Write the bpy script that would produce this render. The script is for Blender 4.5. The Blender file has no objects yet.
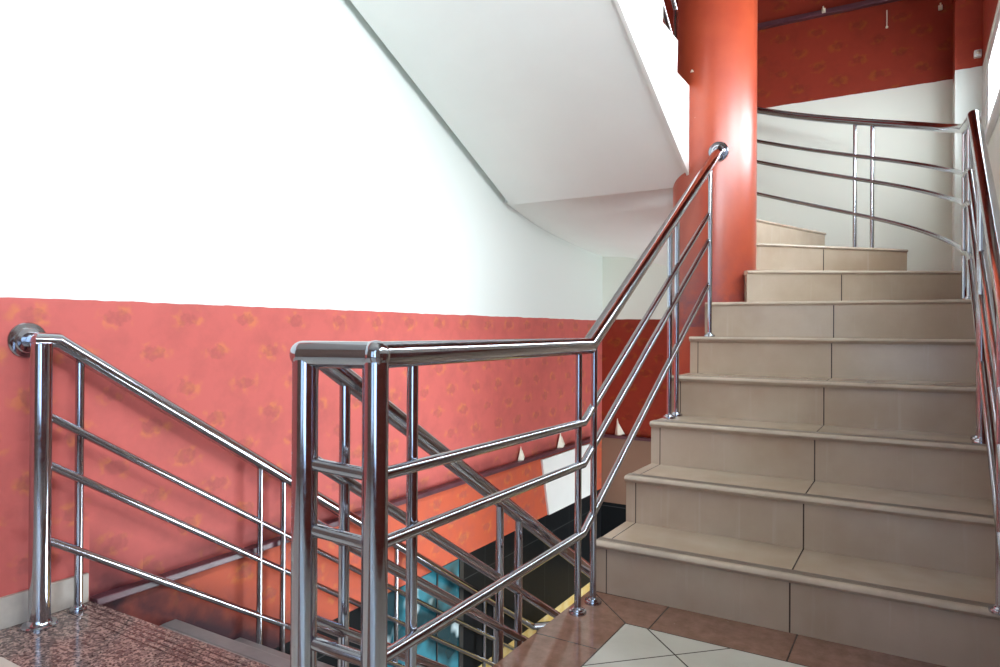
import bpy, bmesh, math, random
from mathutils import Vector, Matrix
random.seed(4)
sc = bpy.context.scene
COL = sc.collection
PI = math.pi

# ------------------------------------------------------------------ helpers
class MB:
    """collects shapes into one mesh"""
    def __init__(self): self.bm = bmesh.new()
    def box(self, x0, x1, y0, y1, z0, z1, bevel=0):
        b = self.bm
        n0 = len(b.verts)
        v = [b.verts.new(p) for p in ((x0,y0,z0),(x1,y0,z0),(x1,y1,z0),(x0,y1,z0),(x0,y0,z1),(x1,y0,z1),(x1,y1,z1),(x0,y1,z1))]
        fs = [b.faces.new([v[i] for i in q]) for q in ((3,2,1,0),(4,5,6,7),(0,1,5,4),(1,2,6,5),(2,3,7,6),(3,0,4,7))]
        if bevel:
            es = set(e for f in fs for e in f.edges)
            bmesh.ops.bevel(b, geom=list(es), offset=bevel, segments=2, affect='EDGES', profile=.5)
        return self
    def prism(self, pts, z0, z1):
        b = self.bm
        lo = [b.verts.new((p[0],p[1],z0)) for p in pts]; hi = [b.verts.new((p[0],p[1],z1)) for p in pts]
        n = len(pts)
        b.faces.new(lo[::-1]); b.faces.new(hi)
        for i in range(n): b.faces.new((lo[i],lo[(i+1)%n],hi[(i+1)%n],hi[i]))
        return self
    def extrude_x(self, prof, x0, x1):
        """closed (y,z) outline extruded along x"""
        b = self.bm
        A = [b.verts.new((x0,p[0],p[1])) for p in prof]; B = [b.verts.new((x1,p[0],p[1])) for p in prof]
        n = len(prof)
        b.faces.new(A); b.faces.new(B[::-1])
        for i in range(n): b.faces.new((A[i],B[i],B[(i+1)%n],A[(i+1)%n]))
        return self
    def sweep_profile(self, P0, P1, inward, prof):
        """(inward, up) outline carried from P0 to P1"""
        b = self.bm; P0 = Vector(P0); P1 = Vector(P1); inn = Vector(inward).normalized(); up = Vector((0,0,1))
        A = [b.verts.new(P0+inn*p[0]+up*p[1]) for p in prof]; B = [b.verts.new(P1+inn*p[0]+up*p[1]) for p in prof]
        n = len(prof)
        b.faces.new(A); b.faces.new(B[::-1])
        for i in range(n): b.faces.new((A[i],B[i],B[(i+1)%n],A[(i+1)%n]))
        return self
    def tube(self, pts, r, seg=16, caps=True):
        """round tube along a polyline, mitred at its corners"""
        b = self.bm; P = [Vector(p) for p in pts]; n = len(P)
        T = [(P[i+1]-P[i]).normalized() for i in range(n-1)]
        t0 = T[0]; ref = Vector((0,0,1)) if abs(t0.z) < .9 else Vector((1,0,0))
        U = (ref - t0*ref.dot(t0)).normalized()
        rings = []
        for i in range(n):
            ta = T[max(i-1,0)]; tb = T[min(i,n-2)]
            if i > 0 and i < n-1:
                nrm = (ta+tb).normalized()
            else:
                nrm = ta if i else tb
            if i == 0: Uc, Vc, tt = U, t0.cross(U), t0
            else:
                Uc, Vc, tt = U, ta.cross(U), ta
            ring = []
            for k in range(seg):
                a = 2*PI*k/seg
                o = Uc*math.cos(a)*r + Vc*math.sin(a)*r
                # slide along the incoming direction onto the mitre plane
                d = tt.dot(nrm)
                s = -o.dot(nrm)/d if abs(d) > 1e-6 else 0
                ring.append(b.verts.new(P[i]+o+tt*s))
            rings.append(ring)
            if 0 < i < n-1:
                q = ta.rotation_difference(tb); U = (q @ U).normalized()
        for i in range(n-1):
            for k in range(seg):
                b.faces.new((rings[i][k],rings[i][(k+1)%seg],rings[i+1][(k+1)%seg],rings[i+1][k]))
        if caps:
            b.faces.new(rings[0][::-1]); b.faces.new(rings[-1])
        return self
    def lathe(self, prof, origin=(0,0,0), axis=(0,0,1), seg=24):
        """(radius, height) outline turned round an axis"""
        b = self.bm; ax = Vector(axis).normalized(); q = Vector((0,0,1)).rotation_difference(ax); o = Vector(origin)
        rings = []
        for (r, h) in prof:
            if r < 1e-6: rings.append([b.verts.new(o+q@Vector((0,0,h)))])
            else: rings.append([b.verts.new(o+q@Vector((r*math.cos(2*PI*k/seg), r*math.sin(2*PI*k/seg), h))) for k in range(seg)])
        for A, B in zip(rings, rings[1:]):
            for k in range(seg):
                k2 = (k+1)%seg
                if len(A) == 1 and len(B) == 1: continue
                if len(A) == 1: b.faces.new((A[0],B[k2],B[k]))
                elif len(B) == 1: b.faces.new((A[k],A[k2],B[0]))
                else: b.faces.new((A[k],A[k2],B[k2],B[k]))
        return self
    def poly(self, pts):
        self.bm.faces.new([self.bm.verts.new(p) for p in pts]); return self
    def build(self, name, m, parent=None, smooth=False, angle=35):
        bmesh.ops.remove_doubles(self.bm, verts=self.bm.verts, dist=1e-6)
        bmesh.ops.recalc_face_normals(self.bm, faces=self.bm.faces)
        me = bpy.data.meshes.new(name); self.bm.to_mesh(me); self.bm.free()
        if smooth:
            for p in me.polygons: p.use_smooth = True
            try: me.set_sharp_from_angle(angle=math.radians(angle))
            except Exception: pass
        for mm in (m if isinstance(m, (list, tuple)) else [m]): me.materials.append(mm)
        o = bpy.data.objects.new(name, me); COL.objects.link(o)
        if parent: o.parent = parent; o.matrix_parent_inverse = Matrix.Translation(-root_loc(parent))
        return o

def root_loc(o):
    return Vector(o.location) if o.parent is None else Vector((0,0,0))   # meshes below a root are built in world coordinates
def empty(name, loc, label, cat, group=None):
    o = bpy.data.objects.new(name, None); o.empty_display_size = .1; COL.objects.link(o); o.location = loc
    return tag(o, label, cat, group)
def tag(o, label, cat, group=None):
    o['label'] = label; o['category'] = cat; o['kind'] = 'thing'
    if group: o['group'] = group
    return o
def struct(o, label=None):
    o['kind'] = 'structure'
    if label: o['label'] = label
    return o

# ------------------------------------------------------------------ materials
def mat(name):
    m = bpy.data.materials.new(name); m.use_nodes = True
    nt = m.node_tree; bs = nt.nodes['Principled BSDF']
    return m, nt, bs
class N:
    def __init__(self, nt): self.nt = nt
    def new(self, t, **k):
        n = self.nt.nodes.new(t)
        for a, v in k.items(): setattr(n, a, v)
        return n
    def link(self, a, b): self.nt.links.new(a, b)
    def math(self, op, a, b=None, c=None, clamp=False):
        n = self.new('ShaderNodeMath', operation=op); n.use_clamp = clamp
        for i, v in enumerate((a, b, c)):
            if v is None: continue
            if isinstance(v, (int, float)): n.inputs[i].default_value = v
            else: self.link(v, n.inputs[i])
        return n.outputs[0]
    def pos(self):
        g = self.new('ShaderNodeNewGeometry'); s = self.new('ShaderNodeSeparateXYZ'); self.link(g.outputs['Position'], s.inputs[0])
        return g.outputs['Position'], s.outputs[0], s.outputs[1], s.outputs[2]
    def noise(self, vec, scale, detail=3, rough=.5):
        n = self.new('ShaderNodeTexNoise'); n.inputs['Scale'].default_value = scale; n.inputs['Detail'].default_value = detail
        n.inputs['Roughness'].default_value = rough
        if vec is not None: self.link(vec, n.inputs['Vector'])
        return n.outputs['Fac']
    def ramp(self, fac, a, b):
        return self.map(fac, a, b)
    def map(self, v, a, b, c=0., d=1., smooth=False):
        n = self.new('ShaderNodeMapRange'); n.clamp = True
        if smooth: n.interpolation_type = 'SMOOTHSTEP'
        self.link(v, n.inputs[0])
        for i, x in zip((1,2,3,4), (a,b,c,d)): n.inputs[i].default_value = x
        return n.outputs[0]
    def mix(self, fac, a, b):
        n = self.new('ShaderNodeMix', data_type='RGBA')
        if isinstance(fac, (int, float)): n.inputs[0].default_value = fac
        else: self.link(fac, n.inputs[0])
        for i, v in ((6,a),(7,b)):
            if isinstance(v, tuple): n.inputs[i].default_value = (*v, 1)
            else: self.link(v, n.inputs[i])
        return n.outputs[2]
    def bump(self, h, strength=.2, dist=.01):
        n = self.new('ShaderNodeBump'); n.inputs['Strength'].default_value = strength; n.inputs['Distance'].default_value = dist
        self.link(h, n.inputs['Height']); return n.outputs[0]
    def near(self, v, x, w):
        """1 where |v-x| < w"""
        d = self.math('ABSOLUTE', self.math('SUBTRACT', v, x))
        return self.math('LESS_THAN', d, w)

RED = (.59, .132, .112); WHITE = (.79, .83, .78)

def steel():
    m, nt, b = mat('stainless_steel'); n = N(nt)
    p, x, y, z = n.pos()
    b.inputs['Base Color'].default_value = (.45, .46, .50, 1); b.inputs['Metallic'].default_value = 1
    f = n.noise(p, 60, 4, .7)
    n.link(n.map(f, .3, .7, .07, .17), b.inputs['Roughness'])
    return m
STEEL = steel()

def wallpaper(n, u, v, p, base, dark, yellow, cu=.257, cv=.25, u0=1.561, v0=.912):
    """blotch motif on a staggered lattice"""
    f1 = n.noise(p, 28, 2); f2 = n.noise(p, 31, 3, .6)
    du = n.math('MULTIPLY', n.math('SUBTRACT', f1, .5), .05); dv = n.math('MULTIPLY', n.math('SUBTRACT', f2, .5), .05)
    def lat(ou, ov, grow):
        a = n.math('ADD', n.math('DIVIDE', n.math('SUBTRACT', n.math('ADD', u, du), u0+ou), cu), .5)
        a = n.math('MULTIPLY', n.math('SUBTRACT', n.math('FRACT', a), .5), cu/.046)
        c = n.math('ADD', n.math('DIVIDE', n.math('SUBTRACT', n.math('ADD', v, dv), v0+ov), cv), .5)
        c = n.math('MULTIPLY', n.math('SUBTRACT', n.math('FRACT', c), .5), cv/.028)
        return n.math('SQRT', n.math('ADD', n.math('MULTIPLY', a, a), n.math('MULTIPLY', c, c)))
    d = n.math('MINIMUM', lat(0, 0, 1), lat(cu/2, cv/2, 1))
    blot = n.map(d, .7, 1.0, 1, 0)
    ring = n.math('MULTIPLY', n.map(d, 1.7, 1.1, 0, 1), n.map(n.noise(p, 22, 2), .48, .62))
    ringy = n.math('MULTIPLY', ring, .4)
    wear = n.noise(p, 7, 5, .6)
    c = n.mix(n.math('MULTIPLY', n.map(wear, .45, .72), .5), base, dark)
    c = n.mix(ringy, c, yellow)
    c = n.mix(n.math('MULTIPLY', blot, n.map(n.noise(p, 60, 2), .3, .6, .3, .6)), c, dark)
    return c

def wall_mat(name, axis, zred=.965, stair_grime=False, black=-.45, yellowz=-1.17, upper=(2.55, 4.2), base=RED, browntrim=False, low=None, lowtop=-.004, white=WHITE):
    m, nt, b = mat(name); n = N(nt)
    p, x, y, z = n.pos()
    u = y if axis == 'y' else x
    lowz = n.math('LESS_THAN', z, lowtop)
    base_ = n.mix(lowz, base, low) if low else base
    red = wallpaper(n, u, z, p, base_, (base[0]*.66, base[1]*.72, base[2]*.72), (min(.72, base[0]*1.15), base[1]*1.6+.04, base[2]*.5), v0=.912)
    # torn, slightly wavy paper border
    zz = n.math('ADD', z, n.math('MULTIPLY', n.math('SUBTRACT', n.noise(p, 9, 3), .5), .012))
    wn = n.noise(p, 1.3, 4)
    white = n.mix(n.math('MULTIPLY', n.map(wn, .5, .75), .12), white, (.70,.74,.68))
    isred = n.math('MULTIPLY', n.math('LESS_THAN', zz, zred), n.math('GREATER_THAN', z, black))
    if upper:
        iu = n.math('MULTIPLY', n.math('GREATER_THAN', zz, upper[0]), n.math('LESS_THAN', zz, upper[1]))
        isred = n.math('MAXIMUM', isred, iu)
    col = n.mix(isred, white, red)
    # loose scuffs
    sc_ = n.math('MULTIPLY', n.map(n.noise(p, 3.2, 6, .65), .62, .74), .35)
    col = n.mix(n.math('MULTIPLY', sc_, isred), col, (base[0]*.55, base[1]*.45, base[2]*.8))
    if stair_grime:
        # shoe dirt in a band above the steps
        h = n.math('ADD', z, n.math('MULTIPLY', n.math('SUBTRACT', y, 1.2), .613))
        g = n.math('MULTIPLY', n.map(h, .04, .27, 1, 0), n.math('GREATER_THAN', y, 1.22))
        g = n.math('MULTIPLY', g, n.map(n.noise(p, 6, 4), .25, .55, .45, 1))
        col = n.mix(n.math('MULTIPLY', g, 1.0), col, (.045,.014,.02))
        g2 = n.math('MULTIPLY', n.map(n.math('ABSOLUTE', n.math('SUBTRACT', z, .035)), .02, .07, 1, 0), n.map(n.noise(p, 4, 4), .3, .6, .2, 1))
        g2 = n.math('MULTIPLY', g2, n.math('GREATER_THAN', y, 1.4))
        col = n.mix(n.math('MULTIPLY', g2, .55), col, (.16, .035, .035))
    if browntrim:
        ib = n.math('MULTIPLY', n.math('LESS_THAN', z, -.005), n.math('GREATER_THAN', z, -.56))
        col = n.mix(ib, col, (.26, .15, .10))
    # black tiled dado with fine joints, pale strip under it
    jn = n.math('LESS_THAN', n.math('FRACT', n.math('DIVIDE', n.math('ADD', u, 10), .40)), .008)
    jz = n.near(z, black-.14, .003)
    blk = n.mix(n.math('MAXIMUM', jn, jz), (.012,.013,.014), (.05,.05,.05))
    isb = n.math('LESS_THAN', z, black if not browntrim else -.56)
    col = n.mix(isb, col, blk)
    isy = n.math('LESS_THAN', z, yellowz)
    ye = n.mix(n.map(n.noise(p, 12, 4), .4, .65), (.72, .50, .16), (.78, .62, .30))
    col = n.mix(isy, col, ye)
    n.link(col, b.inputs['Base Color'])
    n.link(n.map(isb, 0, 1, .22, .04), b.inputs['Specular IOR Level'])
    ro = n.mix(isred, (.7,.7,.7), (.6,.6,.6)); ro = n.mix(isb, ro, (.33,.33,.33)); ro = n.mix(isy, ro, (.4,.4,.4))
    n.link(ro, b.inputs['Roughness'])
    n.link(n.bump(n.noise(p, 45, 5, .6), .08, .004), b.inputs['Normal'])
    return m
M_LEFT = wall_mat('left_wall_paint', 'y', stair_grime=True, low=(.60,.115,.055))
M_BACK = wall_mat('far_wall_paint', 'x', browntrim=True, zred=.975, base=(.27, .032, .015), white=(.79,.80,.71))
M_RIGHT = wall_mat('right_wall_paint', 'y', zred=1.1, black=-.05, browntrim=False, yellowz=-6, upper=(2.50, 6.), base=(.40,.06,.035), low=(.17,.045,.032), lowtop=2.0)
def plain(name, c, rough=.6, bump=0, metallic=0, var=.0, scale=8, spec=None):
    m, nt, b = mat(name); n = N(nt)
    p, x, y, z = n.pos()
    if var:
        f = n.map(n.noise(p, scale, 5, .6), .3, .7)
        n.link(n.mix(f, tuple(q*(1-var) for q in c), tuple(min(1, q*(1+var)) for q in c)), b.inputs['Base Color'])
    else: b.inputs['Base Color'].default_value = (*c, 1)
    b.inputs['Roughness'].default_value = rough; b.inputs['Metallic'].default_value = metallic
    if bump: n.link(n.bump(n.noise(p, 60, 4), bump, .004), b.inputs['Normal'])
    return m
M_REAR = plain('rear_wall_paint', (.20,.12,.085), .7, .05, var=.04)
M_CEIL = plain('ceiling_paint', (.78,.78,.75), .8, .05, var=.03)
M_SOFFIT = plain('soffit_paint', (.88,.89,.84), .7, .04, var=.03, scale=1.5)
M_LEDGE = plain('ledge_paint', (.10,.035,.045), .35, .05, var=.3, scale=9)
M_BASE = plain('skirting_tile', (.52,.45,.38), .4, 0, var=.12, scale=14)
M_WHITEBOARD = plain('white_board', (.90,.90,.86), .5, 0, var=.02)
M_PAPER = plain('cream_paper', (.86,.80,.66), .7, 0, var=.08, scale=30)
M_FRAME = plain('window_frame_white', (.84,.86,.86), .4, 0)
M_DARK = plain('dark_paint', (.03,.03,.03), .4, 0)
M_HOOK = plain('ivory_plastic', (.70,.62,.48), .5, 0)

def tile_mat(name, jx=-.317, jl=-.888, dirty=.5, axis='x'):
    """beige polished step tile, one thin joint across the flight, one near its open end"""
    m, nt, b = mat(name); n = N(nt)
    p, x, y, z = n.pos()
    f = n.map(n.noise(p, 3.5, 5, .6), .3, .7)
    c = n.mix(f, (.49,.385,.285), (.57,.47,.365))
    c = n.mix(n.map(n.noise(p, 1.6, 4, .6), .42, .68, 0, .55), c, (.36,.245,.155))
    st = n.new('ShaderNodeMapping'); st.inputs['Scale'].default_value = (42, 42, 2.4); n.link(p, st.inputs['Vector'])
    streak = n.map(n.noise(st.outputs[0], 1, 2), .62, .85)
    gn = n.new('ShaderNodeNewGeometry'); sn = n.new('ShaderNodeSeparateXYZ'); n.link(gn.outputs['Normal'], sn.inputs[0])
    streak = n.math('MULTIPLY', streak, n.math('LESS_THAN', sn.outputs[2], .5))
    c = n.mix(n.math('MULTIPLY', streak, .35), c, (.62,.55,.47))
    j = n.near(x, jx, .0022)
    if jl is not None: j = n.math('MAXIMUM', j, n.near(x, jl, .0018))
    c = n.mix(j, c, (.07,.05,.04))
    n.link(c, b.inputs['Base Color'])
    n.link(n.map(n.noise(p, 9, 4), .3, .7, .15, .25), b.inputs['Roughness'])
    n.link(n.bump(n.math('SUBTRACT', 1, j), .3, .002), b.inputs['Normal'])
    return m
M_STEP = tile_mat('step_tile')
M_WIND = tile_mat('winder_tile', jx=-.335, jl=None)
M_WIND2 = tile_mat('winder_tile_upper', jx=-.455, jl=None)
M_NOSE = plain('nosing_tile', (.52,.43,.335), .24, 0, var=.1, scale=10)
M_GRIP = plain('grip_strip', (.20,.155,.12), .5, 0)
M_DSTEP = plain('down_step_granite', (.30,.27,.25), .3, 0, var=.25, scale=90)
M_DNOSE = plain('down_step_nosing', (.25,.24,.235), .35, 0, var=.1, scale=20)

def granite():
    m, nt, b = mat('pink_granite'); n = N(nt); p, x, y, z = n.pos()
    v = n.new('ShaderNodeTexVoronoi'); v.inputs['Scale'].default_value = 95; n.link(p, v.inputs['Vector'])
    s = n.new('ShaderNodeSeparateColor'); n.link(v.outputs['Color'], s.inputs[0])
    c = n.mix(n.map(s.outputs[0], .25, .75), (.15,.105,.095), (.40,.285,.24))
    c = n.mix(n.map(n.noise(p, 140, 3), .50, .62), c, (.05,.038,.036))
    gy = n.math('FRACT', n.math('DIVIDE', n.math('SUBTRACT', y, 1.13), .022))
    g = n.math('MULTIPLY', n.math('LESS_THAN', gy, .22), n.math('MULTIPLY', n.math('GREATER_THAN', y, 1.13), n.math('LESS_THAN', y, 1.215)))
    c = n.mix(n.math('MULTIPLY', g, .7), c, (.03,.022,.02))
    n.link(c, b.inputs['Base Color']); b.inputs['Roughness'].default_value = .14
    return m
M_GRAN = granite()

def floor_mat():
    m, nt, b = mat('landing_tiles'); n = N(nt); p, x, y, z = n.pos()
    f = n.map(n.noise(p, 5, 5, .6), .3, .7)
    cream = n.mix(f, (.56,.54,.46), (.64,.62,.54))
    wv = n.map(n.noise(p, 24, 5, .7), .35, .7)
    brown = n.mix(wv, (.22,.115,.075), (.32,.175,.125))
    # cream field laid on the diagonal
    s = n.math('ADD', x, y); d = n.math('SUBTRACT', x, y)
    T = .40*1.0
    def joint(v, o, T, w):
        q = n.math('FRACT', n.math('ADD', n.math('DIVIDE', n.math('SUBTRACT', v, o), T), 20.5))
        return n.math('LESS_THAN', n.math('ABSOLUTE', n.math('SUBTRACT', q, .5)), w/T)
    W = .0022
    jc = n.math('MAXIMUM', joint(s, 1.288, T*1.414, W*1.4), joint(d, -2.408, T*1.414, W*1.4))
    cream = n.mix(jc, cream, (.07,.06,.05))
    inx = n.math('MAXIMUM', n.math('GREATER_THAN', x, -.748), n.math('LESS_THAN', x, -1.05)); iny = n.math('LESS_THAN', y, 1.968)
    field = n.math('MULTIPLY', inx, iny)
    # border: joints along y on the left strip, along x on the far strip, a mitre in the corner
    far = n.math('GREATER_THAN', n.math('ADD', n.math('SUBTRACT', y, 1.968), 0), n.math('MULTIPLY', n.math('ADD', x, .748), -1))
    jl = n.math('MULTIPLY', joint(y, 1.768, .39, W), n.math('SUBTRACT', 1, inx))
    jf = n.math('MULTIPLY', joint(x, -.675, .379, W), n.math('SUBTRACT', 1, iny))
    jf = n.math('MULTIPLY', jf, n.math('GREATER_THAN', x, -.74))
    mit = n.math('MULTIPLY', n.near(n.math('ADD', x, y), 1.222, .003), n.math('MULTIPLY', n.math('SUBTRACT', 1, inx), n.math('SUBTRACT', 1, iny)))
    je = n.math('MAXIMUM', n.math('MULTIPLY', n.near(x, -.748, W), iny), n.math('MULTIPLY', n.near(y, 1.968, W), inx))
    brown = n.mix(n.math('MAXIMUM', n.math('MAXIMUM', jl, jf), mit), brown, (.06,.04,.03))
    sp = n.map(n.noise(p, 60, 4, .7), .66, .72)
    brown = n.mix(n.math('MULTIPLY', sp, .35), brown, (.6,.45,.38))
    c = n.mix(field, brown, cream); c = n.mix(je, c, (.07,.05,.04))
    n.link(c, b.inputs['Base Color'])
    n.link(n.map(n.noise(p, 11, 4), .3, .7, .05, .12), b.inputs['Roughness'])
    return m
M_FLOOR = floor_mat()

def pillar_mat():
    m, nt, b = mat('pillar_red_paint'); n = N(nt); p, x, y, z = n.pos()
    f = n.map(n.noise(p, 4, 5, .6), .35, .7)
    c = n.mix(f, (.44,.07,.026), (.36,.045,.018))
    st = n.new('ShaderNodeMapping'); st.inputs['Scale'].default_value = (22, 22, 1.2); n.link(p, st.inputs['Vector'])
    c = n.mix(n.math('MULTIPLY', n.map(n.noise(st.outputs[0], 1, 4), .5, .75), .3), c, (.42,.07,.02))
    # mop splashes at its foot beside the steps
    foot = n.math('MULTIPLY', n.map(z, 1.04, 1.30, 1, 0), n.math('GREATER_THAN', z, .9))
    foot = n.math('MULTIPLY', foot, n.map(n.noise(p, 9, 5, .65), .38, .62, .1, 1))
    c = n.mix(n.math('MULTIPLY', foot, .75), c, (.12,.03,.06))
    chips = n.map(n.noise(p, 21, 2), .745, .76)
    c = n.mix(n.math('MULTIPLY', chips, n.math('LESS_THAN', x, -.98)), c, (.85,.75,.62))
    n.link(c, b.inputs['Base Color']); b.inputs['Roughness'].default_value = .34; b.inputs['Coat Weight'].default_value = .6; b.inputs['Coat Roughness'].default_value = .32
    n.link(n.bump(n.noise(p, 40, 4), .07, .004), b.inputs['Normal'])
    return m
M_PILLAR = pillar_mat()

def glass(name, tint=(.95,.98,1), gl=.08):
    m, nt, b = mat(name); n = N(nt)
    out = nt.nodes['Material Output']
    t = n.new('ShaderNodeBsdfTransparent'); t.inputs[0].default_value = (*tint, 1)
    g = n.new('ShaderNodeBsdfGlossy'); g.inputs['Roughness'].default_value = .03
    mx = n.new('ShaderNodeMixShader'); mx.inputs[0].default_value = gl
    n.link(t.outputs[0], mx.inputs[1]); n.link(g.outputs[0], mx.inputs[2]); n.link(mx.outputs[0], out.inputs['Surface'])
    nt.nodes.remove(b)
    return m
M_GLASS = glass('clear_glass')
def teal_reflection():
    m, nt, b = mat('painted_teal_reflection'); n = N(nt); p, x, y, z = n.pos()
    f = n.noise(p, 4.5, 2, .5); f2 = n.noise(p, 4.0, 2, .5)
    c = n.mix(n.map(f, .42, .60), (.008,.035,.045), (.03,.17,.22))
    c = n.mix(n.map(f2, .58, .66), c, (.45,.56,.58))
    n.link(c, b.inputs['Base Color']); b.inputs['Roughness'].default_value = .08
    n.link(c, b.inputs['Emission Color']); b.inputs['Emission Strength'].default_value = .16  # blotches and faint glow imitate a reflection in polished black tile
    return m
M_TEAL = teal_reflection()

# ------------------------------------------------------------------ dimensions (metres; landing floor = 0)
XW = -2.28; XR = .33; YB = 5.43; YREAR = -1.6
RISE, GO, Y1 = .17, .2775, 2.1487
XL, XRT = -.925, .22            # ends of the straight flight
CX, CY, CR = -.97, 3.885, .222  # pillar
RO = 1.19                       # outer edge of the winding steps
ZC = 3.17                       # next floor

# ------------------------------------------------------------------ setting
mb = MB(); mb.box(-.945, XR, YREAR, Y1+.012, -.16, 0); mb.box(XW, -.945, YREAR, .888, -.16, 0)
struct(mb.build('floor', M_FLOOR))
mb = MB(); mb.prism([(XW,.888),(-.9453,.888),(-.9453,1.232),(XW,1.218)], -.03, 0.0)
struct(mb.build('trim_1', M_GRAN), 'speckled pink granite strip at the head of the descending steps')
mb = MB(); mb.box(XW-.2, XW, YREAR, YB, -.0, 5.2); 
mb.box(XW-.2, XW+.0, YREAR, YB, -3.2, 0)
struct(mb.build('wall_left', M_LEFT))
mb = MB(); mb.box(XW-.2, XR+.2, YB, YB+.2, -3.2, 5.2); struct(mb.build('wall_back', M_BACK))
# right wall with its window opening
WY0, WY1, WZ0, WZ1 = .15, 4.83, 1.95, 2.47
mb = MB()
LY0, LY1, LZ0, LZ1 = 2.7, 4.5, -1.72, -.25
mb.box(XR, XR+.2, YREAR, YB, -3.2, LZ0); 
NY0, NY1, NZ0, NZ1 = -1.5, -.05, .25, 2.35        # tall window beside the photographer
mb.box(XR, XR+.2, NY1, YB, LZ1, WZ0); mb.box(XR, XR+.2, YREAR, NY1, LZ1, NZ0); mb.box(XR, XR+.2, YREAR, NY0, NZ0, WZ1); mb.box(XR, XR+.2, NY0, NY1, NZ1, WZ1)
mb.box(XR, XR+.2, NY1, WY0, WZ0, WZ1); mb.box(XR, XR+.2, YREAR, LY0, LZ0, LZ1); mb.box(XR, XR+.2, LY1, YB, LZ0, LZ1); mb.box(XR, XR+.2, YREAR, YB, WZ1, 5.2)
mb.box(XR, XR+.2, WY1, YB, WZ0, WZ1)
struct(mb.build('wall_right', M_RIGHT))
# corner pier of the right wall
mb = MB(); mb.box(.191, XR, 5.1, YB, -1.9, 5.2); struct(mb.build('trim_2', M_RIGHT), 'shallow pier in the far right corner')
# rear wall behind the photographer
RX0, RX1 = -.62, .26
mb = MB(); mb.box(XW-.2, RX0, YREAR-.2, YREAR, -3.2, 5.2); mb.box(RX0, XR+.2, YREAR-.2, YREAR, -3.2, NZ0); mb.box(RX0, XR+.2, YREAR-.2, YREAR, NZ1, 5.2)
mb.box(RX1, XR+.2, YREAR-.2, YREAR, NZ0, NZ1)
struct(mb.build('wall_rear', M_REAR))
mb = MB(); mb.box(XW-.2, XR+.2, YREAR-.2, YB+.2, 5.2, 5.3); struct(mb.build('ceiling', M_CEIL))
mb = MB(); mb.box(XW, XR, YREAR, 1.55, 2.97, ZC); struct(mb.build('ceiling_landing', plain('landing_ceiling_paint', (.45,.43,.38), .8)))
mb = MB(); mb.box(XW, XR, 4.29, YB, -2.05, -1.87); mb.box(XW, XR, YREAR, 4.29, -3.3, -3.2)
mb.box(XW, XR, 4.29, YB, -3.3, -3.2)
struct(mb.build('floor_lower', plain('lower_floor_tile', (.30,.29,.27), .25, 0, var=.12, scale=6)))
# ledge round the walls at floor height
mb = MB(); mb.box(XW, XW+.042, 1.222, YB, -.014, .012, .004); mb.box(XW, -1.2, YB-.042, YB, -.014, .012, .004)
struct(mb.build('trim_3', M_LEDGE), 'narrow dark purple ledge along the red wall')
mb = MB(); mb.box(-1.5, .19, YB-.05, YB, 3.14, 3.175, .004)
struct(mb.build('trim_4', M_LEDGE), 'dark ledge high on the far red wall')
mb = MB(); mb.box(XW, XW+.014, YREAR, 1.212, 0, .092, .002)
struct(mb.build('baseboard_left', M_BASE))
# windows
def window(name, plane, a0, a1, z0, z1, off, mull, t=.05, pane=M_GLASS, depth=.06):
    """plane 'x': pane in a wall of constant x; 'y': of constant y"""
    fr = MB()
    def bx(b, p0, p1, q0, q1, d=depth):
        if plane == 'x': b.box(off, off+d, p0, p1, q0, q1, .004)
        else: b.box(p0, p1, off-d, off, q0, q1, .004)
    bx(fr, a0, a1, z0, z0+t); bx(fr, a0, a1, z1-t, z1); bx(fr, a0, a0+t, z0+t, z1-t); bx(fr, a1-t, a1, z0+t, z1-t)
    for m in mull: bx(fr, m-t/2, m+t/2, z0+t, z1-t)
    f = struct(fr.build(name, M_FRAME))
    g = MB()
    e = depth*.45
    if plane == 'x': g.box(off+e, off+e+.006, a0+t, a1-t, z0+t, z1-t)
    else: g.box(a0+t, a1-t, off-e-.006, off-e, z0+t, z1-t)
    g.build('pane', pane, f)
    return f
w1 = window('window_1', 'x', WY0, WY1, WZ0, WZ1, XR+.005, [1.32, 2.49, 3.66], t=.075)
mb = MB(); mb.box(XR-.03, XR, WY0-.03, WY1+.03, WZ0-.03, WZ0, .004); mb.build('window_sill', M_FRAME, w1)
w5 = window('window_5', 'y', RX0, RX1, NZ0, NZ1, YREAR-.06, [])
w4 = window('window_4', 'x', LY0, LY1, LZ0, LZ1, XR+.005, [3.6])
w2 = window('window_2', 'x', NY0, NY1, NZ0, NZ1, XR+.005, [(NY0+NY1)/2])
# panel low in the black dado: teal reflection painted into its glowing colour
w3 = MB()
w3.box(XW+.0, XW+.012, 2.60, 2.64, -1.15, -.452); w3.box(XW, XW+.012, 3.31, 3.35, -1.15, -.452)
w3.box(XW, XW+.012, 2.64, 3.31, -1.15, -1.12); w3.box(XW, XW+.012, 2.86, 2.872, -1.12, -.452); w3.box(XW, XW+.012, 3.09, 3.10, -1.12, -.452)
w3.box(XW, XW+.012, 2.64, 3.31, -.80, -.79)
f3 = struct(w3.build('reflection_panel', M_DARK))
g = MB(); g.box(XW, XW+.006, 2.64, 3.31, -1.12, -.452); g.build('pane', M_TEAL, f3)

# ------------------------------------------------------------------ pillar
mb = MB(); mb.lathe([(0,-3.2),(CR,-3.2),(CR,-1),(CR,1),(CR,3),(CR,5.2),(0,5.2)], (CX,CY,0), seg=72)
pil = tag(mb.build('column', M_PILLAR, None, True), 'round glossy red painted column at the inner turn of the stairs', 'column')

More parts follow.
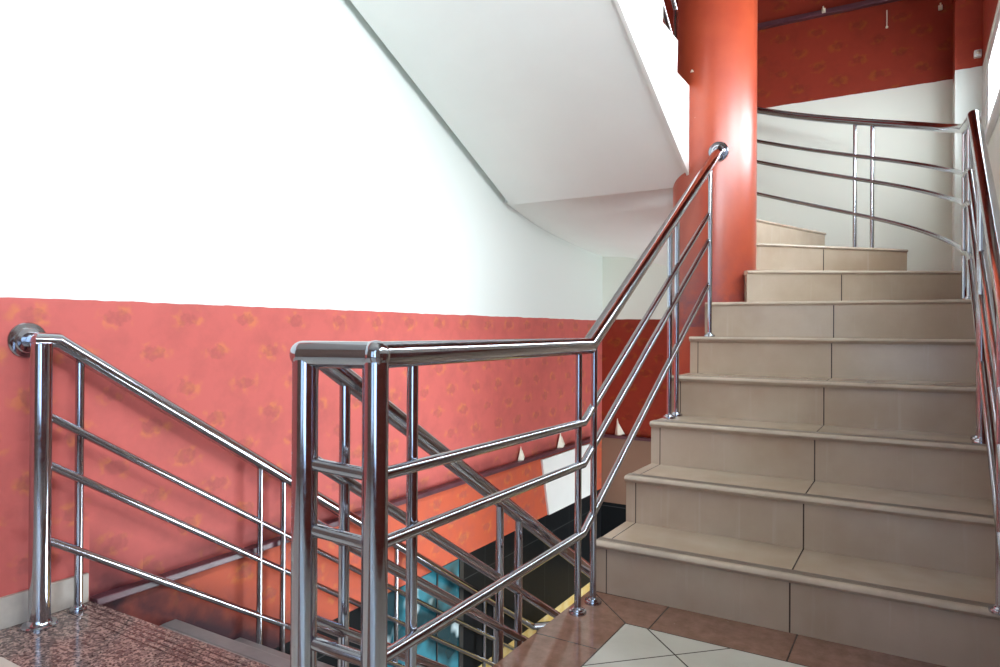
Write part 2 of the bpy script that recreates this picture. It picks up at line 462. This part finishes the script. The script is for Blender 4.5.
# ------------------------------------------------------------------ staircase going up
stair = empty('staircase', (-.35, Y1, 0), 'beige tiled staircase climbing past the red column and turning left', 'staircase')
def nose_profile():
    pr = [(.004,-.022)]
    for k in range(7):
        a = PI + (PI/2)*(k/6)            # rounded lip
        pr.append((.004-.014*math.cos(a-PI)*1.0, -.010+.012*math.sin(a-PI)))
    pr += [(.050,.002),(.054,-.0004),(.054,-.018)]
    return pr
NP = nose_profile()
def step(pts, z, P0, P1, m, th=.19, parent=stair, nosemat=None, tread_name='step'):
    """pts: plan outline of the tread; P0->P1 its front edge"""
    s = MB().prism(pts, z-th, z-.0005).build(tread_name, m, parent)
    P0 = Vector((*P0, z)); P1 = Vector((*P1, z)); d = (P1-P0).normalized(); inn = Vector((-d.y, d.x, 0))
    c = Vector((sum(p[0] for p in pts)/len(pts), sum(p[1] for p in pts)/len(pts), z))
    if (c-P0).dot(inn) < 0: inn = -inn
    MB().sweep_profile(P0, P1, inn, NP).build('nosing', nosemat or M_NOSE, s)
    g = MB()
    for q in (.017, .026, .035, .044): g.sweep_profile(P0, P1, inn, [(q,-.004),(q,.0026),(q+.0062,.0026),(q+.0062,-.004)])
    g.build('grip_strip', M_GRIP, s)
    return s
# straight run
n6 = ((-.908, 3.475), (XRT, 3.60)); n7 = ((-.752, 3.688), (.199, 4.215)); n8 = ((-.768, 3.93), (-.056, 4.656)); n9 = ((-.83, 4.10), (-.526, 4.99))
for k in range(1, 6):
    y0 = Y1+(k-1)*GO; zz = k*RISE
    if k < 5: pts = [(XL,y0+.012),(XRT,y0+.012),(XRT,y0+GO+.03),(XL,y0+GO+.03)]
    else: pts = [(XL,y0+.012),(XRT,y0+.012),(XRT,3.64),(XL,3.50)]
    step(pts, zz, (XL,y0), (XRT,y0), M_STEP)
def arc(a0, a1, n=8, r=RO): return [(CX+r*math.cos(math.radians(a0+(a1-a0)*i/n)), CY+r*math.sin(math.radians(a0+(a1-a0)*i/n))) for i in range(n+1)]
def ang(p): return math.degrees(math.atan2(p[1]-CY, p[0]-CX))
a7, a8, a9 = ang(n7[1]), ang(n8[1]), ang(n9[1])
def inner(a, r=CR-.03): return (CX+r*math.cos(math.radians(a)), CY+r*math.sin(math.radians(a)))
step([n6[0],n6[1]]+arc(0,a7+2)+[n7[0], inner(-40), inner(-90)], 6*RISE, n6[0], n6[1], M_WIND)
step([n7[0],n7[1]]+arc(a7+.3,a8+2)+[n8[0], inner(5), inner(-25)], 7*RISE, n7[0], n7[1], M_WIND)
step([n8[0],n8[1]]+arc(a8+.3,a9+2)+[n9[0], inner(45), inner(10)], 8*RISE, n8[0], n8[1], M_WIND2)
n10 = (inner(95, CR), arc(97,97,1)[0])
step([n9[0],n9[1]]+arc(a9+.3,99)+[inner(97), inner(60)], 9*RISE, n9[0], n9[1], M_WIND2)
def rect_out(a):
    """point where the ray from the pillar meets the left or far wall"""
    c, s = math.cos(math.radians(a)), math.sin(math.radians(a))
    t = 9
    if c < -1e-6: t = min(t, (XW-CX)/c)
    if s > 1e-6: t = min(t, (YB-CY)/s)
    return (CX+c*t*.999, CY+s*t*.999)
for i, (a, b) in enumerate(((97,118),(118,148),(148,180))):
    mid = [rect_out(a+(b-a)*j/6) for j in range(7)] + ([(XW+.002, YB-.002)] if a < ang((XW,YB)) < b else [])
    mid.sort(key=lambda p: ang(p) if ang(p) > 0 else ang(p)+360)
    pts = [inner(a)]+mid+[inner(b)]
    step(pts, (10+i)*RISE, inner(a, CR), rect_out(a), M_WIND2, th=.17)
# run up to the next floor along the left wall
XU = -1.066
UY = [3.69 - .2325*i for i in range(8)]
zu0 = 12*RISE+.14
for i in range(6):
    y0 = UY[i]; z = zu0+(i)*.166
    y1 = y0-.2325
    if i == 5: y1 = 1.55
    step([(XW,y0),(XU,y0),(XU,y1-.02),(XW,y1-.02)], z, (XU,y0), (XW,y0), M_WIND2, th=.20)
# undersides: solid soffits under the straight run, the turn and the upper run
mb = MB()
sl = RISE/GO
mb.extrude_x([(Y1+.02,-.03),(Y1+.02,-.17),(3.62, .17*5.1-.33),(3.62,.75),(3.3,.64)], XL+.002, XRT-.002)
mb.build('soffit', M_SOFFIT, stair)
SOF = [(-8,.60),(20,.74),(45,.9),(71,1.06),(90,1.20),(100,1.29),(112,1.36),(125,1.487),(138,1.53),(154,1.575),(165,1.612),(176,1.668),(183,1.70)]
def soz(a):
    for (p, q) in zip(SOF, SOF[1:]):
        if a <= q[0]:
            t = (a-p[0])/(q[0]-p[0]); return p[1]+(q[1]-p[1])*t
    return SOF[-1][1]
b = bmesh.new(); rows = []
A = [-8+191*i/76 for i in range(77)]
for a in A:
    ii = inner(a, CR-.02)
    if a < 92: o = arc(a, a, 1)[0]
    elif a < 104:
        t = (a-92)/12; p, q = arc(a, a, 1)[0], rect_out(a); o = (p[0]+(q[0]-p[0])*t, p[1]+(q[1]-p[1])*t)
    else: o = rect_out(a)
    row = []
    for j in range(9):
        t = j/8
        z = soz(a) - .055*math.sin(PI*t)*max(0, min(1, (a-100)/60)) * 0
        row.append((ii[0]+(o[0]-ii[0])*t, ii[1]+(o[1]-ii[1])*t, z))
    rows.append(row)
top = [[b.verts.new((p[0],p[1],p[2]+.05)) for p in r] for r in rows]; bot = [[b.verts.new(p) for p in r] for r in rows]
for i in range(len(rows)-1):
    for j in range(8):
        b.faces.new((bot[i][j],bot[i+1][j],bot[i+1][j+1],bot[i][j+1])); b.faces.new((top[i][j],top[i][j+1],top[i+1][j+1],top[i+1][j]))
    b.faces.new((top[i][0],top[i+1][0],bot[i+1][0],bot[i][0])); b.faces.new((top[i][8],bot[i][8],bot[i+1][8],top[i+1][8]))
b.faces.new([top[0][j] for j in range(9)]+[bot[0][j] for j in range(8,-1,-1)])
b.faces.new([top[-1][j] for j in range(8,-1,-1)]+[bot[-1][j] for j in range(9)])
mb = MB(); mb.bm.free(); mb.bm = b
mb.build('soffit', M_SOFFIT, stair, True, 50)
# upper run: slab with a stepped white edge, a shadow gap against the left wall
M_EDGE = plain('stringer_paint', (.86,.84,.79), .6, .03, var=.03)
prof = [(3.80,1.66),(1.55,2.76),(1.55,3.16)]
sy = []
for i in range(5, -1, -1):
    z = zu0+i*.166; y0 = UY[i]; 
    yb = y0-.2325 if i < 5 else 1.55
    sy += [(yb, z+.012), (y0+.012, z+.012)]
mb = MB(); mb.extrude_x([(3.71,1.70),(1.50,2.79),(1.50,3.16)]+sy+[(3.71, zu0-.2)], XU, XU+.015)
mb.build('stringer', M_EDGE, stair)
mb = MB(); mb.extrude_x([(3.80,1.678),(1.50,2.79),(1.50,3.15),(3.80,2.04)], XW+.05, XU)
mb.build('soffit', M_SOFFIT, stair)

# ------------------------------------------------------------------ staircase going down
down = empty('staircase', (-1.65, 1.225, -.17), 'descending staircase beside the red wall with pale grooved nosings', 'staircase')
for k in range(1, 12):
    y0 = 1.225+GO*k-GO; z = -RISE*k
    s = MB().box(XW, -1.0, y0+.012, y0+GO+.02, z-.19, z-.0005).build('step', M_DSTEP, down)
    MB().sweep_profile((XW+.001, y0+GO+.02, z), (-1.0, y0+GO+.02, z), (0,-1,0), NP).build('nosing', M_DNOSE, s)
mb = MB(); mb.extrude_x([(1.25,-.20),(4.28,-2.05),(4.28,-2.20),(1.25,-.38)], XW+.002, -1.002); mb.build('soffit', M_SOFFIT, down)

# ------------------------------------------------------------------ railings
def flange(P, axis=(0,0,1), r=.030, name='base_flange', parent=None, hub=.016):
    mb = MB(); mb.lathe([(0,0),(r,0),(r,.006),(r*.94,.010),(r*.72,.011),(r*.66,.015),(hub*1.06,.017),(hub,.022),(0,.022)], P, axis, 28)
    return mb.build(name, STEEL, parent, True, 25)
def post(parent, x, y, z0, z1, r, fl=None):
    p = MB().tube([(x,y,z0),(x,y,z1)], r, 24).build('post', STEEL, parent, True)
    if fl: flange((x,y,z0), (0,0,1), fl, 'base_flange', p, r)
    return p
def rail(parent, pts, r, name='mid_rail', seg=20): return MB().tube(pts, r, seg).build(name, STEEL, parent, True, 40)
def weld(parent, P, r):
    """rounded corner where two tubes meet"""
    b = MB(); pr = [(r*math.sin(PI*i/10), -r*math.cos(PI*i/10)) for i in range(11)]; pr[0] = (0,-r); pr[-1] = (0,r)
    return b.lathe(pr, P, (0,0,1), 20).build('corner_joint', STEEL, parent, True)
HR, BR, PR, TR = .0258, .0125, .0114, .0232
# centre railing: descending run, short return, landing run, rising run up to the pillar
ctr = empty('stair_railing', (-.895, 1.0, 0), 'steel railing edging the landing, turning and rising to the red column', 'railing')
C0, C1 = (-1.001, .936), (-.8655, .982)
zt = .8275
KY = 2.02; SU = .600
eu = 3.668
rail(ctr, [(C0[0]-.004, C0[1]-.002, zt), (C1[0], C1[1], zt), (-.894, KY, zt), (-.895, eu, zt+SU*(eu-KY))], HR, 'handrail', 28)
weld(ctr, (C1[0], C1[1], zt), HR*1.09)
weld(ctr, (C0[0]-.004, C0[1]-.002, zt), HR)
post(ctr, C0[0], C0[1], 0, zt-.01, TR*1.06, .046); post(ctr, C1[0], C1[1], 0, zt-.01, TR*1.06, .046)
post(ctr, -.889, 1.122, 0, zt-.01, PR*1.05, .03)
A_, B_ = (-.9007, 1.9608), (-.8930, 2.062)
post(ctr, A_[0], A_[1], 0, zt-.01, .0105, .028); post(ctr, B_[0], B_[1], 0, zt, .0105, .028)
for i, zb in enumerate((.596, .466, .248)):
    rail(ctr, [(C0[0], C0[1], zb+.006+(.019,.025,.028)[i]), (C1[0], C1[1], zb+.006)], BR)
    d = (-.004, .0, -.006)[i]
    rail(ctr, [(C1[0], C1[1], zb+.006), (-.8985, 1.992, zb-.009), (-.886, 3.45, zb-.004+SU*(3.45-2.008)+(.0,.0,.004)[i])], BR)
for (xx, yy, kk) in ((-.895, 2.857, 3), (-.895, 2.957, 3), (-.877, 3.440, 5)):
    post(ctr, xx, yy, kk*RISE, zt+SU*(yy-KY)-.01, .0105, .026)
dirn = Vector((0,1,SU)).normalized()
flange((-.895, eu+.005, zt+SU*(eu-KY)), (0.05,-1,-.1), .052, 'wall_flange', ctr, HR)
# descending part
sd = .614
zd = lambda y: .7778-sd*(y-1.0467)
rail(ctr, [(-1.005, .965, zd(.965)), (-1.005, 3.55, zd(3.55))], .0205, 'handrail', 28)
for (zz, yy, sl_) in ((.5548, 1.066, .632), (.3496, 1.1884, .648), (.165, 1.1884, .640)):
    rail(ctr, [(-1.005, .945, zz+sl_*(yy-.945)), (-1.005, 3.55, zz-sl_*(3.55-yy))], BR)
post(ctr, -1.005, 1.047, 0, zd(1.047), .0112, .03)
for yy, k in ((1.665, 2), (1.772, 2), (2.60, 5), (2.72, 5), (3.43, 8)):
    post(ctr, -1.005, yy, -RISE*(int((yy-1.232)/GO)+1), zd(yy), .0112, .03)

# left railing beside the red wall
lef = empty('stair_railing', (-2.203, 1.04, 0), 'steel railing descending close to the red wall, flanged into it', 'railing')
XLR = -2.213; sL = .648
zl = lambda y: .836-sL*(y-1.088)
rail(lef, [(XW+.01, 1.034, .838), (-2.206, 1.034, .838), (XLR, 1.085, .836), (XLR, 4.10, zl(4.10)), (-2.02, 4.30, zl(4.10)-.005), (-1.5, 4.34, zl(4.10)-.005)], .0235, 'handrail', 28)
weld(lef, (-2.206, 1.034, .838), .0237)
flange((XW+.0, 1.034, .838), (1,0,0), .054, 'wall_flange', lef, .022)
post(lef, -2.2035, 1.0375, 0, .83, .0285, .047)
post(lef, -2.221, 1.156, 0, zl(1.156), .0125, .024)
for yy in (1.838, 1.954, 2.672, 2.80, 3.490, 3.600):
    post(lef, XLR, yy, -RISE*(int((yy-1.232)/GO)+1), zl(yy), .0116, .026)
for (zz, s_) in ((.6058, .640), (.4621, .645), (.2375, .640)):
    rail(lef, [(-2.206, 1.05, zz+.014), (XLR, 1.16, zz-s_*.087), (XLR, 4.10, zz-s_*3.027)], BR)
for (px, py) in ((-2.19, 4.125), (-2.085, 4.232)): post(lef, px, py, -1.87, zl(4.10), .0116, .026)

# right railing: rises on the open side and curls round the turn
rig = empty('stair_railing', (.185, 2.8, .51), 'steel railing on the right side of the steps, curving round the turn', 'railing')
XG = .187
zr = lambda y: 1.7275+.655*(y-3.30)
KR = RO-.035
def curl(zoff, a0=0, a1=150, n=40, sag=0):
    out = []
    for i in range(n+1):
        a = a0+(a1-a0)*i/n
        if a < 20: z = 1.83+(1.945-1.83)*a/20
        elif a < 57: z = 1.945+(2.20-1.945)*(a-20)/37
        else: z = 2.20+.0068*(a-57)
        out.append((CX+KR*math.cos(math.radians(a)), CY+KR*math.sin(math.radians(a)), z-zoff))
    return out
rail(rig, [(XG, 1.9, zr(1.9)), (XG, 3.32, zr(3.32)), (XG, 3.60, zr(3.32)+.045)] + curl(0), .0225, 'handrail', 28)
weld(rig, (XG, 3.32, zr(3.32)), .0226)
for (o, e) in ((.216, .0), (.360, .0), (.582, .0)):
    rail(rig, [(XG-.005, 1.9, zr(1.9)-o-.02), (XG-.005, 3.40, zr(3.40)-o-.045)], BR)
    rail(rig, [(XG-.004, 3.40, zr(3.40)-o-.045), (XG-.002, 3.62, 1.80-o)] + curl(o), BR)
for xx, yy, k, zt_ in ((XG-.006, 2.15, 1, zr(2.15)), (XG-.006, 2.79, 3, zr(2.79)), (XG-.006, 2.865, 3, zr(2.865)), (.193, 3.67, 6, 1.80), (.186, 3.93, 6, 1.835)):
    post(rig, xx, yy, k*RISE, zt_, .0116, .026)
for a in (57.1, 51.0):
    px, py = CX+KR*math.cos(math.radians(a)), CY+KR*math.sin(math.radians(a))
    post(rig, px, py, 8*RISE, 2.18, .0115, .026)

# railing of the run above
upr = empty('stair_railing', (XU-.03, 3.43, zu0+.166), 'short piece of steel railing on the flight above, beside the column', 'railing')
xr_ = XU-.028
zz0 = zu0+.166
post(upr, xr_, 3.57, zu0, zz0+.86, .0125, .026)
for o in (.10, .32, .54): rail(upr, [(xr_, 3.57, zz0+o-.10), (xr_, 1.6, zz0+o-.10+.72*1.97)], BR)
rail(upr, [(xr_, 3.60, zz0+.74), (xr_, 1.6, zz0+.74+.71*2.0)], HR, 'handrail', 24)

# ------------------------------------------------------------------ small things
# white board fixed to the left wall between ledge and dado
bd = MB()
pts = [(4.325,-.035),(4.437,-.449),(5.205,-.449),(5.205,-.035)]
b_ = bd.bm; A1 = [b_.verts.new((XW+.001,p[0],p[1])) for p in pts]; A2 = [b_.verts.new((XW+.016,p[0],p[1])) for p in pts]
b_.faces.new(A1); b_.faces.new(A2[::-1])
for i in range(4): b_.faces.new((A1[i],A2[i],A2[(i+1)%4],A1[(i+1)%4]))
tag(bd.build('board', M_WHITEBOARD), 'blank white board fixed low on the red wall under the ledge', 'board')
# folded paper sails standing on the ledge
def sail(loc, rz, h, w, label, flip=1):
    mb = MB(); b = mb.bm
    def facet(P):
        n_ = (Vector(P[1])-Vector(P[0])).cross(Vector(P[2])-Vector(P[0])).normalized()*.0016
        a = [b.verts.new(Vector(p)+n_) for p in P]; c = [b.verts.new(Vector(p)-n_) for p in P]
        b.faces.new(a); b.faces.new(c[::-1])
        for i in range(len(P)): b.faces.new((a[i],c[i],c[(i+1)%len(P)],a[(i+1)%len(P)]))
    tip = (-.15*w*flip, 0, h)
    facet([(-.42*w*flip,.008,0), (-.02*w*flip,-.014,.0), tip])
    facet([(-.02*w*flip,-.014,0), (.28*w*flip,.006,.0), tip])
    facet([(.05*w*flip,-.012,.004), (.58*w*flip,.012,.012), (.0*w*flip,-.002,h*.72)])
    o = mb.build('paper_sail', M_PAPER); o.location = loc; o.rotation_euler = (0,0,rz)
    return tag(o, label, 'ornament', 'folded paper sails on the ledge')
sail((XW+.021, 4.02, .012), PI/2, .092, .095, 'small cream folded paper sail on the ledge, farthest from the corner')
sail((XW+.021, 4.62, .012), PI/2, .112, .135, 'wide cream folded paper sail on the ledge above the white board')
sail((-2.12, YB-.021, .012), 0, .140, .085, 'slim cream folded paper sail on the ledge around the far corner')
# fittings on the high ledge
def peg(loc, label):
    r = MB().box(-.012,.012,-.02,.0,0,.03,.003).build('wall_hook', M_HOOK); r.location = loc
    tag(r, label, 'hook', 'ivory pegs on the high far wall')
    h = MB(); h.tube([(0,-.018,.014),(0,-.04,.010),(0,-.045,.032)], .005, 10); o = h.build('prong', M_HOOK, None, True); o.parent = r
    return r
peg((-.58, YB-.05, 3.145), 'ivory peg on the high dark ledge, nearer the column')
peg((.12, YB, 3.02), 'ivory peg high on the far red wall near the pier')
mb = MB(); mb.tube([(-.19,YB-.012,3.09),(-.19,YB-.012,2.985)], .004, 10)
cord = mb.build('cord', M_HOOK, None, True); tag(cord, 'thin pale cord hanging on the high far red wall', 'cord')
mb = MB(); mb.lathe([(0,0),(.003,0),(.009,-.008),(.007,-.018),(0,-.02)], (-.19,YB-.012,2.985)); mb.build('pull_knob', M_HOOK, cord, True)
mb = MB(); mb.box(.285,.325,5.05,5.10,2.55,2.59,.006)
cl = mb.build('wall_bracket', M_FRAME); tag(cl, 'small white bracket on the red pier above the window head', 'bracket')
mb = MB(); mb.lathe([(0,0),(.010,0),(.010,.012),(.006,.018),(0,.018)], (.305,5.05,2.57), (0,-1,0), 16); mb.build('screw_cap', M_HOOK, cl, True)

# ------------------------------------------------------------------ light
def area(name, loc, look, sx, sy_, energy, color):
    l = bpy.data.lights.new(name, 'AREA'); l.shape = 'RECTANGLE'; l.size = sx; l.size_y = sy_; l.energy = energy; l.color = color
    o = bpy.data.objects.new(name, l); COL.objects.link(o); o.location = loc
    o.rotation_euler = (Vector(look)-Vector(loc)).to_track_quat('-Z', 'Y').to_euler()
    return o
area('daylight_near', (XR+.22, (NY0+NY1)/2, (NZ0+NZ1)/2), (-1, (NY0+NY1)/2, (NZ0+NZ1)/2), NY1-NY0, NZ1-NZ0, 26, (.55,.74,1))
area('daylight_rear', ((RX0+RX1)/2, YREAR-.22, (NZ0+NZ1)/2), ((RX0+RX1)/2, 1, (NZ0+NZ1)/2), RX1-RX0, NZ1-NZ0, 4, (.50,.70,1))
for (a, b, e) in ((WY0, 1.32, 70), (1.32, 2.49, 30), (2.49, WY1, 62)):
    area('daylight_right', (XR+.215, (a+b)/2, 2.22), (-1, (a+b)/2, 2.12), b-a, .52, e, (.95,.98,1))
area('daylight_lower', (XR+.35, (LY0+LY1)/2, -1.0), (-2.2, (LY0+LY1)/2-.4, -.6), LY1-LY0, LZ1-LZ0, 110, (.95,.99,1))
w = bpy.data.worlds.new('sky'); sc.world = w; w.use_nodes = True
bg = w.node_tree.nodes['Background']; bg.inputs[0].default_value = (.55,.75,1,1); bg.inputs[1].default_value = 1.0

# ------------------------------------------------------------------ camera
cam = bpy.data.cameras.new('camera'); co = bpy.data.objects.new('camera', cam); COL.objects.link(co)
cam.sensor_width = 36; cam.lens = 690.17/1000*36; cam.shift_y = -5/1000; cam.clip_start = .02
yaw, pitch, roll = .5446, .0031, .0056
fw = Vector((-math.sin(yaw)*math.cos(pitch), math.cos(yaw)*math.cos(pitch), math.sin(pitch)))
rt = Vector((math.cos(yaw), math.sin(yaw), 0)); up = rt.cross(fw)
r2 = rt*math.cos(roll)+up*math.sin(roll); u2 = up*math.cos(roll)-rt*math.sin(roll)
co.matrix_world = Matrix(((r2.x,u2.x,-fw.x,0),(r2.y,u2.y,-fw.y,0),(r2.z,u2.z,-fw.z,.8747),(0,0,0,1)))
sc.camera = co
vs = sc.view_settings
sc.display_settings.display_device = 'sRGB'
vs.view_transform = 'Standard'; vs.look = 'None'; vs.gamma = 1; vs.use_curve_mapping = False; vs.exposure = 0.72
sc.cycles.max_bounces = 10; sc.cycles.diffuse_bounces = 6; sc.cycles.glossy_bounces = 5; sc.cycles.transparent_max_bounces = 8
sc.cycles.sample_clamp_indirect = 6; sc.cycles.use_denoising = True
